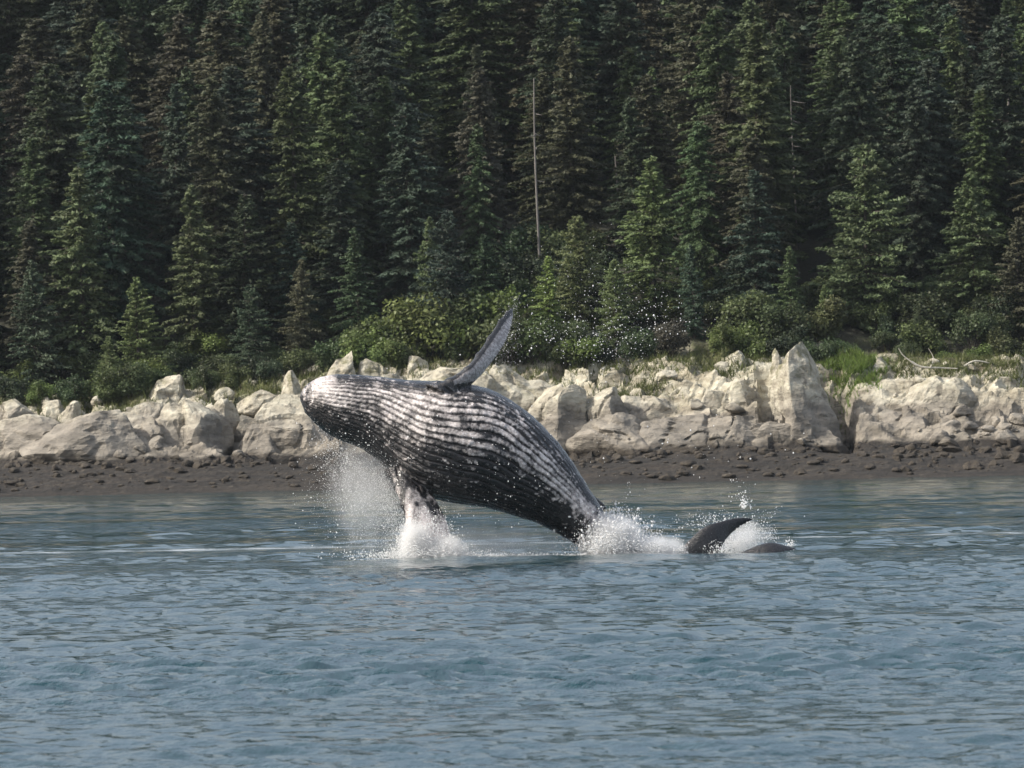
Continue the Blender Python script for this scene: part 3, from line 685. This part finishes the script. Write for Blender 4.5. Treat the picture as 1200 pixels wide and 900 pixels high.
# ------------------------------------------------------------------ trees
def conifer_data(seed, H, R, dens=10, droop=.28, gap=.0, leaf=1.0, lowbare=.05, power=.8):
    r = np.random.default_rng(seed)
    nb = int(H * dens); zf = lowbare + (.985 - lowbare) * (np.arange(nb) + r.random(nb)) / nb
    az = np.arange(nb) * 2.399 + r.normal(0, .5, nb)
    Lb = R * np.clip(1 - zf, 0, 1) ** power * np.minimum(1, .55 + 2.2 * (zf - lowbare)) * r.uniform(.55, 1.15, nb)
    Lb *= 1 + .35 * np.sin(az * 1 + seed) * .5 + .25 * vnoise(np.stack([zf * 9, np.cos(az), np.sin(az)], -1), seed)
    keep = vnoise(np.stack([zf * 11, np.cos(az) * 1.2, np.sin(az) * 1.2], -1), seed + 3) > -.75 + gap; Lb = np.where(keep, Lb, Lb * .3) + .12
    el = R_(28) * (zf - .35)
    k = (9 + Lb * 22).astype(int); bi_ = np.repeat(np.arange(nb), k); m = len(bi_)
    t = r.random(m) ** .65; L_ = Lb[bi_]; a = az[bi_]
    rad = np.stack([np.cos(a), np.sin(a), 0 * a], -1); per = np.stack([-np.sin(a), np.cos(a), 0 * a], -1)
    side = r.uniform(-1, 1, m) * (1.08 - t) * L_ * .34 * (t > .1)
    pos = rad * (L_ * t)[:, None] + per * side[:, None]
    zz = zf[bi_] * H + L_ * t * np.sin(el[bi_]) - droop * L_ * t ** 2 * 1.0 + .10 * L_ * t ** 4 - np.abs(side) * .22 - np.abs(r.normal(0, .09, m))
    pos[:, 2] = zz
    ax = rad * .75 + per * np.sign(side)[:, None] * .6 + r.normal(0, .3, (m, 3)); ax[:, 2] -= .15 + .25 * r.random(m)
    ax /= np.linalg.norm(ax, axis=1)[:, None]
    up = np.array([0, 0, 1.]) + r.normal(0, .45, (m, 3)); wd = np.cross(ax, up); wd /= np.linalg.norm(wd, axis=1)[:, None]
    l = r.uniform(.26, .52, m) * leaf; w = r.uniform(.07, .14, m) * leaf
    dn = np.array([0, 0, -1.])
    V = np.stack([pos - ax * l[:, None] * .5, pos + wd * w[:, None] + dn * (w * .6)[:, None], pos + ax * l[:, None] * .5, pos - wd * w[:, None] + dn * (w * .6)[:, None]], 1).reshape(-1, 3)
    F = np.arange(m * 4).reshape(-1, 4)
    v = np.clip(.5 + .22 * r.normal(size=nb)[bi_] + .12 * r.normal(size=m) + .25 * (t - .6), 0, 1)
    # trunk and limbs
    s = np.linspace(0, 1, 9); tr = .018 * H * (1 - s) ** .9 + .02; tr[0] *= 1.35
    tp = np.stack([.12 * np.sin(s * 3 + seed) * s, .1 * np.cos(s * 2.3 + seed) * s, s * H * .99], -1); tp[0, 2] = -1.0
    parts = [tube(tp, tr, 7)]
    for i in range(0, nb, max(1, nb // 55)):
        q = np.linspace(0, 1, 4); pp = rad_i = np.stack([np.cos(az[i]) * Lb[i] * q, np.sin(az[i]) * Lb[i] * q, zf[i] * H + Lb[i] * q * np.sin(el[i]) - droop * Lb[i] * q ** 2], -1) * [.95, .95, 1]
        parts.append(tube(pp, .045 * (1 - q) + .008, 4))
    return (V, F, np.repeat(v, 4)), join(parts)

def bush_data(seed, H, R, n, leaf=.22, lobes=9):
    r = np.random.default_rng(seed); c = []; rd = []
    for i in range(lobes):
        a = r.uniform(0, 6.28); q = R * .62 * math.sqrt(r.random()); z = H * r.uniform(.3, .78); c.append((q * math.cos(a), q * math.sin(a), z)); rd.append(min(R, H) * r.uniform(.28, .46))
    c = np.array(c); rd = np.array(rd); j = r.integers(0, lobes, n)
    d = r.normal(0, 1, (n, 3)); d /= np.linalg.norm(d, axis=1)[:, None]
    q = r.random(n) ** .45; P = c[j] + d * (rd[j] * q)[:, None] * (1 + .35 * vnoise(d * 2.5 + j[:, None] * 3.3, seed))[:, None]
    P[:, 2] = np.maximum(P[:, 2], .05)
    nn = d * .6 + r.normal(0, .6, (n, 3)) + [0, 0, .5]; nn /= np.linalg.norm(nn, axis=1)[:, None]
    ax = np.cross(nn, r.normal(0, 1, (n, 3))); ax /= np.linalg.norm(ax, axis=1)[:, None]; wd = np.cross(nn, ax)
    l = leaf * r.uniform(.6, 1.3, n); w = l * .36
    V = np.stack([P - ax * l[:, None] * .5, P + wd * w[:, None], P + ax * l[:, None] * .5, P - wd * w[:, None]], 1).reshape(-1, 3)
    v = np.clip(.45 + .25 * r.normal(size=lobes)[j] + .15 * r.normal(size=n), 0, 1)
    parts = []
    for i in range(lobes):
        s = np.linspace(0, 1, 5)[:, None]; b0 = np.array([c[i][0] * .15, c[i][1] * .15, -.3]); pp = b0 + (c[i] - b0) * s + np.array([0, 0, .25]) * np.sin(s * np.pi) * .5
        parts.append(tube(pp, .06 * (1 - s[:, 0]) + .012, 5))
    return (V, np.arange(n * 4).reshape(-1, 4), np.repeat(v, 4)), join(parts)

def proto(name, data, leafmat):
    (V, F, v), (tv, tf) = data
    cm = mesh_np(name + '_crown', V, F); fattr(cm, 'v', v); cm.materials.append(leafmat)
    tm = mesh_np(name + '_trunk', tv, tf, True); tm.materials.append(M['bark'])
    return cm, tm
rt = random.Random(4)
CON = []      # tall forest conifers (unit: real metres at scale 1)
for i in range(9):
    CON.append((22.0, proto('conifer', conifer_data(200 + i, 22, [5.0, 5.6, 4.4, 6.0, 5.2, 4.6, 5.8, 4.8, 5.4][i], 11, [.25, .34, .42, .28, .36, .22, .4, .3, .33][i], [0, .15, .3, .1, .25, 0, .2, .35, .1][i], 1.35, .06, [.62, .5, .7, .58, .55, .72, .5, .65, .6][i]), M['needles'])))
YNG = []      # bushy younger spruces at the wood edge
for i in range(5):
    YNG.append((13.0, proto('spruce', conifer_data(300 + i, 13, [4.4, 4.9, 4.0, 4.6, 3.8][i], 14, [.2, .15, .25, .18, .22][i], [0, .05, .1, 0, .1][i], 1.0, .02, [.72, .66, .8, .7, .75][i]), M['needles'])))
BSH = []
for i in range(5):
    BSH.append((4.0, proto('bush', bush_data(400 + i, 4.0, 2.6, 5200, .24, 11), M['leaves'])))

def plant(name, pr, x, Y, h, label, cat, group, color, wide=1.0, z=None, parts=('crown', 'trunk')):
    H, (cm, tm) = pr
    if z is None: z = ground(x, Y) - .15
    root = empty(name, (x, Y, z)); s = h / H; root.scale = (s * wide, s * wide, s); root.rotation_euler = (rt.uniform(-.03, .03), rt.uniform(-.03, .03), rt.uniform(0, 6.28))
    c = obj(parts[0], cm, None, root); c.color = (*color, 1)
    obj(parts[1], tm, None, root)
    tag(root, label, cat, group); return root
def vary(c, a=.18):
    k = 1 + rt.uniform(-a, a); return tuple(max(.005, x * k * (1 + rt.uniform(-.08, .08))) for x in c)
DARK = (.056, .084, .044); BLUE = (.052, .084, .055); BROWN = (.088, .092, .054); OLIVE = (.12, .155, .062); LIGHT = (.17, .23, .07); MID = (.088, .125, .054)

# trees that stand out at the edge of the wood: (x px, top y px, t, height or None, proto, colour, width factor, label)
keys = [
 (762, 178, 35, YNG[0], OLIVE, 1.0, 'bushy light green spruce standing tallest behind the spray droplets'),
 (680, 248, 32, YNG[1], OLIVE, .9, 'rounded light green spruce above the raised flipper tip'),
 (640, 296, 30, YNG[2], LIGHT, .95, 'short yellow green spruce at the end of the alder thicket'),
 (718, 300, 29, YNG[3], OLIVE, .9, 'small bright spruce in front of the tall bushy one'),
 (812, 282, 31, YNG[4], BLUE, .8, 'small bluish spruce beside the black forest gap'),
 (1012, 164, 36, YNG[1], MID, .95, 'full green spruce behind the bright grass right of the pinnacle'),
 (1140, 196, 36, YNG[0], MID, 1.05, 'broad green spruce above the bleached driftwood'),
 (925, 284, 31, YNG[2], MID, .9, 'green spruce right behind the tall white pinnacle'),
 (968, 330, 30, YNG[3], OLIVE, .9, 'small olive spruce right of the white pinnacle'),
 (1080, 340, 30, YNG[4], DARK, 1.0, 'low dark spruce over the buff rocks'),
 (1190, 250, 33, YNG[3], BROWN, 1.0, 'brownish spruce beyond the broad green one'),
 (555, 140, 40, CON[2], DARK, .9, 'dark drooping spruce above the alder thicket'),
 (502, 250, 34, YNG[4], MID, .85, 'slim green spruce behind the alder thicket'),
 (420, 262, 33, YNG[2], DARK, .95, 'dark green spruce with layered boughs above the whale head'),
 (350, 300, 31, YNG[0], BROWN, .8, 'brown green spruce with pale layered boughs uphill of the snout'),
 (290, 330, 29, YNG[1], DARK, .8, 'low dark spruce uphill of the dark cleft'),
 (225, 212, 35, YNG[4], MID, .95, 'narrow green spruce above the tan knob'),
 (160, 320, 29, YNG[3], OLIVE, .85, 'small olive spruce left of the tan knob'),
 (95, 190, 35, YNG[2], MID, 1.0, 'green spruce with bright boughs behind the smooth slab'),
 (40, 300, 30, YNG[0], DARK, .85, 'low dark spruce behind the long low slab'),
 (128, 390, 26, YNG[1], OLIVE, .8, 'stubby olive spruce right behind the smooth slab'),
 (600, 330, 30, YNG[1], LIGHT, .8, 'short bright spruce beside the alder thicket'),
]
placed = []
for (px, ty, t, pr, colr, wide, lab) in keys:
    Y = SHORE + t; p = at(px, ty, Y); g = ground(p.x, Y); plant('spruce_tree', pr, p.x, Y, p.z - g, lab, 'tree', None, tuple(1.35 * k for k in vary(colr, .06)), wide, g - .15)
    placed.append((p.x, Y, 1))
kinds = [(DARK, 'dark green conifer', 'dark green conifers of the hillside forest'),
         (BROWN, 'olive brown green conifer', 'brownish conifers of the hillside forest'),
         (MID, 'fresh mid green conifer', 'mid green conifers of the hillside forest'),
         (BLUE, 'bluish green conifer', 'bluish conifers of the hillside forest')]
MARKS = [(110, 'the smooth grey slab'), (250, 'the boulder stack'), (400, 'the whale snout'), (600, 'the alder thicket'), (830, 'the spray droplets'), (1000, 'the white pinnacle'), (9999, 'the bleached driftwood')]
def mark(x, Y):
    q = 600 + x / Y * FPX; return next(m for k, m in MARKS if q < k)
tries = 0; cnt = 0
while tries < 14000 and cnt < 285:
    tries += 1
    Y = SHORE + 30 + 98 * rt.random() ** .9; half = Y * .0720 + 7; x = rt.uniform(-half, half)
    g = base_h(np.array([x]), np.array([Y]))[0]
    sepd = 4.5 if Y - SHORE > 42 else 3.7
    if any((x - a) ** 2 + ((Y - b) * .9) ** 2 < (sepd * k) ** 2 for a, b, k in placed): continue
    # open ground round the edge trees, and gaps that stay dark
    ppx = 600 + x / Y * FPX
    if Y - SHORE < 43 and (585 < ppx < 830 or 890 < ppx < 1210 or 60 < ppx < 130 or 200 < ppx < 250): continue
    if Y - SHORE < 47 and abs(ppx - 630) < 52: continue
    bpy_ = 522 - (g - CAMH) / Y * FPX; tpy_ = bpy_ - 17 / Y * FPX
    if Y - SHORE < 88 and any(abs(ppx - gx) < gr and tpy_ < gy + gr and bpy_ > gy - gr for gx, gy, gr in ((175, 190, 34), (530, 70, 30), (958, 150, 30), (858, 345, 26), (700, 180, 24), (600, 190, 26), (10, 250, 24))): continue
    gp = fbm(np.array([[x * .09, Y * .05, 3.0]]), 2, 90)[0]
    if gp < -.62: continue
    t = Y - SHORE
    h = rt.uniform(7, 13) if t < 37 else rt.uniform(13, 22) if t < 90 else rt.uniform(20, 28)
    pr = rt.choice(YNG) if h < 13.5 else rt.choice(CON)
    c, lab, grp = kinds[min(3, int(rt.random() ** 1.1 * 4))]
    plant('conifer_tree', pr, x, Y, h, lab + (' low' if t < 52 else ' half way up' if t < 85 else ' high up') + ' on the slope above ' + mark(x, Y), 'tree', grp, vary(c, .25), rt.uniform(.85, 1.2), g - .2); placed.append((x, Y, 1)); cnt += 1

# dead standing trunks
def snag(px, ty, by, t, label, rad=.16):
    Y = SHORE + t; a = at(px, ty, Y); b = at(px, by, Y); g = base_h(np.array([b.x]), np.array([Y]))[0] - .2
    h = a.z - g; s = np.linspace(0, 1, 8); r = np.random.default_rng(int(px))
    root = empty('dead_tree', (b.x, Y, g))
    tv, tf = tube(np.stack([.12 * np.sin(s * 4 + px), .1 * np.cos(s * 3), s * h], -1), rad * (1 - .65 * s), 7); obj('trunk', mesh_np('snag', tv, tf, True), M['dead'], root)
    for k in range(6):
        z = h * r.uniform(.45, .97); az = r.uniform(0, 6.28); L_ = r.uniform(.4, 1.3); q = np.linspace(0, 1, 4)
        bv, bf = tube(np.stack([np.cos(az) * L_ * q, np.sin(az) * L_ * q, z - .25 * L_ * q + .1 * q ** 2], -1), .04 * (1 - q) + .01, 4); obj('branch', mesh_np('snag_branch', bv, bf, True), M['dead'], root)
    tag(root, label, 'dead tree')
snag(630, 92, 250, 43, 'tall bare pale dead trunk above the alder thicket', .13)
snag(461, 128, 180, 54, 'short pale dead trunk among dark boughs uphill of the whale throat', .13)
snag(722, 182, 216, 52, 'short grey broken trunk in the dark gap left of the bushy spruce', .14)
snag(931, 100, 240, 56, 'grey dead trunk rising above the white pinnacle', .08)
snag(1180, 20, 110, 52, 'pale dead trunk high in the forest above the broad green spruce', .16)

# bushes and alders on the edge
bushes = [(428,388,26,3.6,LIGHT,'bright alder bush uphill of the whale snout'),(462,372,28,4.6,LIGHT,'bright rounded alder bush behind the throat'),(498,352,29,5.6,LIGHT,'tall bright alder bush in the middle of the thicket'),
 (530,346,30,5.4,OLIVE,'olive alder bush beside the tallest of the thicket'),(566,344,29,5.6,LIGHT,'bright alder bush just left of the raised flipper'),(590,372,27.5,4.2,OLIVE,'olive bush right behind the raised flipper'),
 (625,370,27.5,4.4,OLIVE,'olive bush right of the raised flipper tip'),(660,378,27,3.6,MID,'green bush below the rounded light spruce'),(705,384,27,3.0,BLUE,'dark bluish bush under the spray droplets'),
 (745,386,27,2.8,MID,'green bush below the bushy tall spruce'),(786,374,27,2.4,(.10,.085,.065),'brown leafless bush beside the black gap'),(848,378,27,2.4,LIGHT,'bright low bush at the foot of the black gap'),
 (882,372,27,3.0,LIGHT,'bright bush left behind the pinnacle'),(958,395,26,2.6,MID,'green bush just right of the pinnacle top'),(990,400,26.5,2.4,MID,'green bush above the bright grass'),
 (1060,400,27,2.0,MID,'low green bush behind the buff pointed rock'),(1110,412,26,1.8,LIGHT,'low bright bush over the driftwood'),(1150,404,27,2.4,LIGHT,'bright bush above the cream ledge'),(1190,408,27,2.2,MID,'green bush beyond the cream ledge'),
 (390,396,27,2.8,MID,'dark green bush above the snout of the whale'),(352,410,26,2.6,OLIVE,'olive bush above the triangular slab'),(310,418,25,2.4,DARK,'dark low bush above the mossy broken rock'),(272,425,25,2.4,OLIVE,'olive low bush above the dark cleft'),
 (238,430,25,2.2,MID,'green bush right of the tan knob'),(152,425,24,2.6,MID,'green bush left of the tan knob'),(118,430,24,2.8,OLIVE,'olive bush behind the smooth slab'),(84,440,24,2.2,MID,'green bush over the leaning pale slab'),
 (46,446,24,2.2,LIGHT,'bright bush over the small pale rock'),(14,440,24.5,2.4,DARK,'dark bush at the back of the pale hump'),
 (440,372,30,4.8,MID,'mid green alder bush at the left end of the thicket'),(540,376,28,3.6,OLIVE,'low olive bush in front of the thicket'),(478,392,26,2.6,OLIVE,'low olive bush above the small white block')]
for (px, ty, t, h, c, lab) in bushes:
    Y = SHORE + t; p = at(px, ty, Y); z = p.z - h * .95
    zg = ground(p.x, Y); z = min(z, zg); hh = (p.z - z) / .92
    plant('bush', rt.choice(BSH), p.x, Y, hh, lab, 'bush', None, vary(c, .05), min(1.0, 1.0 * h / hh + .1), z - .1, ('foliage', 'stems'))

# low shrubs of the wood edge
for i in range(75):
    Y = SHORE + 26 + 16 * rt.random() ** 1.3; half = Y * .0720 + 4; x = rt.uniform(-half, half); h = rt.uniform(1.2, 3.2)
    plant('shrub', rt.choice(BSH), x, Y, h, ('knee high' if h < 1.9 else 'head high') + ' green shrub under the trees above ' + mark(x, Y), 'shrub', 'low shrubs along the wood edge', vary(rt.choice([MID, OLIVE, DARK, LIGHT, OLIVE]), .15), rt.uniform(.9, 1.4), None, ('foliage', 'stems'))

for i in range(44):
    q = rt.uniform(840, 1215) if i < 28 else rt.uniform(575, 690); t = rt.uniform(28, 39) if i < 28 else rt.uniform(36, 48)
    Y = SHORE + t; h = rt.uniform(2.0, 4.2)
    plant('shrub', rt.choice(BSH), at(q, 400, Y).x, Y, h, 'tall leafy shrub filling the gap under the spruces above ' + mark(at(q, 400, Y).x, Y), 'shrub', 'tall shrubs under the spruces', vary(rt.choice([MID, DARK, OLIVE, DARK]), .15), rt.uniform(.9, 1.3), None, ('foliage', 'stems'))

# grass patches at the edge
def grass(name, label, spots, color, n):
    Vs = []
    for (px, t, w, d) in spots:
        Y0 = SHORE + t; X0 = at(px, 450, Y0).x; m = n
        x = X0 + rng.normal(0, w, m); y = Y0 + rng.normal(0, d, m); z = full_h(x, y) - .05
        a = rng.uniform(0, 6.28, m); h = rng.uniform(.25, .75, m); wd = .045
        lean = rng.normal(0, .22, (m, 2))
        b = np.stack([x, y, z], -1); s = np.stack([np.cos(a) * wd, np.sin(a) * wd, 0 * a], -1); tpp = b + np.stack([lean[:, 0], lean[:, 1], h], -1)
        Vs.append(np.stack([b - s, b + s, tpp], 1).reshape(-1, 3))
    V = np.concatenate(Vs); me = mesh_np(name, V, np.arange(len(V)).reshape(-1, 3)); fattr(me, 'v', np.repeat(rng.random(len(V) // 3), 3))
    o = obj(name, me, M['leaves']); o.color = (*color, 1); tag(o, label, 'grass', kind='stuff')
grass('shore_grass', 'bright green grass right of the white pinnacle', [(1010, 22.5, 1.1, 1.2), (1002, 24, 1.2, .8)], (.16, .24, .05), 2600)
grass('edge_grass', 'green grass along the edge of the wood', [(px, 25 + 1.5 * math.sin(px), 2.2, 1.2) for px in range(20, 1200, 55)] + [(px, 21.5 + 1.5 * math.cos(px * 1.7), 1.0, .8) for px in (35, 70, 150, 265, 310, 445, 640, 715, 760, 850, 1060, 1110, 1150, 1185)], (.12, .14, .045), 600)

# bleached driftwood
def drift(px, py, t, segs, label):
    Y = SHORE + t; root = empty('driftwood', at(px, py, Y)[:])
    for nm, pts, r0 in segs:
        P_ = catmull([(np.array(at(px + a, py + b, Y + c)) - np.array(at(px, py, Y))) for a, b, c in pts], 12)
        v_, f_ = tube(P_, r0 * np.linspace(1, .35, 12), 6); obj(nm, mesh_np('drift', v_, f_, True), M['drift'], root)
    tag(root, label, 'driftwood')
drift(1080, 430, 19.6, [('trunk', [(-12, -6, 0), (0, 0, 0), (22, 1, .2), (42, 2, .3)], .11), ('branch', [(-12, -6, 0), (-22, -14, 0), (-27, -22, 0)], .06), ('branch', [(10, 1, 0), (14, -10, 0), (8, -22, 0)], .05)], 'bleached forked driftwood lying on the broad buff outcrop')
drift(1146, 426, 22, [('trunk', [(-16, 3, 0), (-4, -3, 0), (12, -1, .2), (20, 1, .2)], .09)], 'short bleached driftwood log below the bright bush')

# ------------------------------------------------------------------ air
def haze():
    x0, x1, y0, y1, z0, z1 = -700, 700, -60, 1000, -6.5, 110
    V = np.array([(x, y, z) for x in (x0, x1) for y in (y0, y1) for z in (z0, z1)], float)
    F = np.array([(0,1,3,2),(4,6,7,5),(0,4,5,1),(2,3,7,6),(0,2,6,4),(1,5,7,3)])
    t = NT('sea_haze'); t.n.remove(t.b)
    v = t.node('ShaderNodeVolumePrincipled'); v.inputs['Color'].default_value = (.80, .87, .95, 1); v.inputs['Density'].default_value = HAZE; v.inputs['Anisotropy'].default_value = .3
    t.l.new(v.outputs[0], t.out.inputs['Volume'])
    o = obj('haze', mesh_np('haze', V, F), t.m); tag(o, 'thin pale haze over the water', 'haze', kind='stuff')
HAZE = .00003
haze()
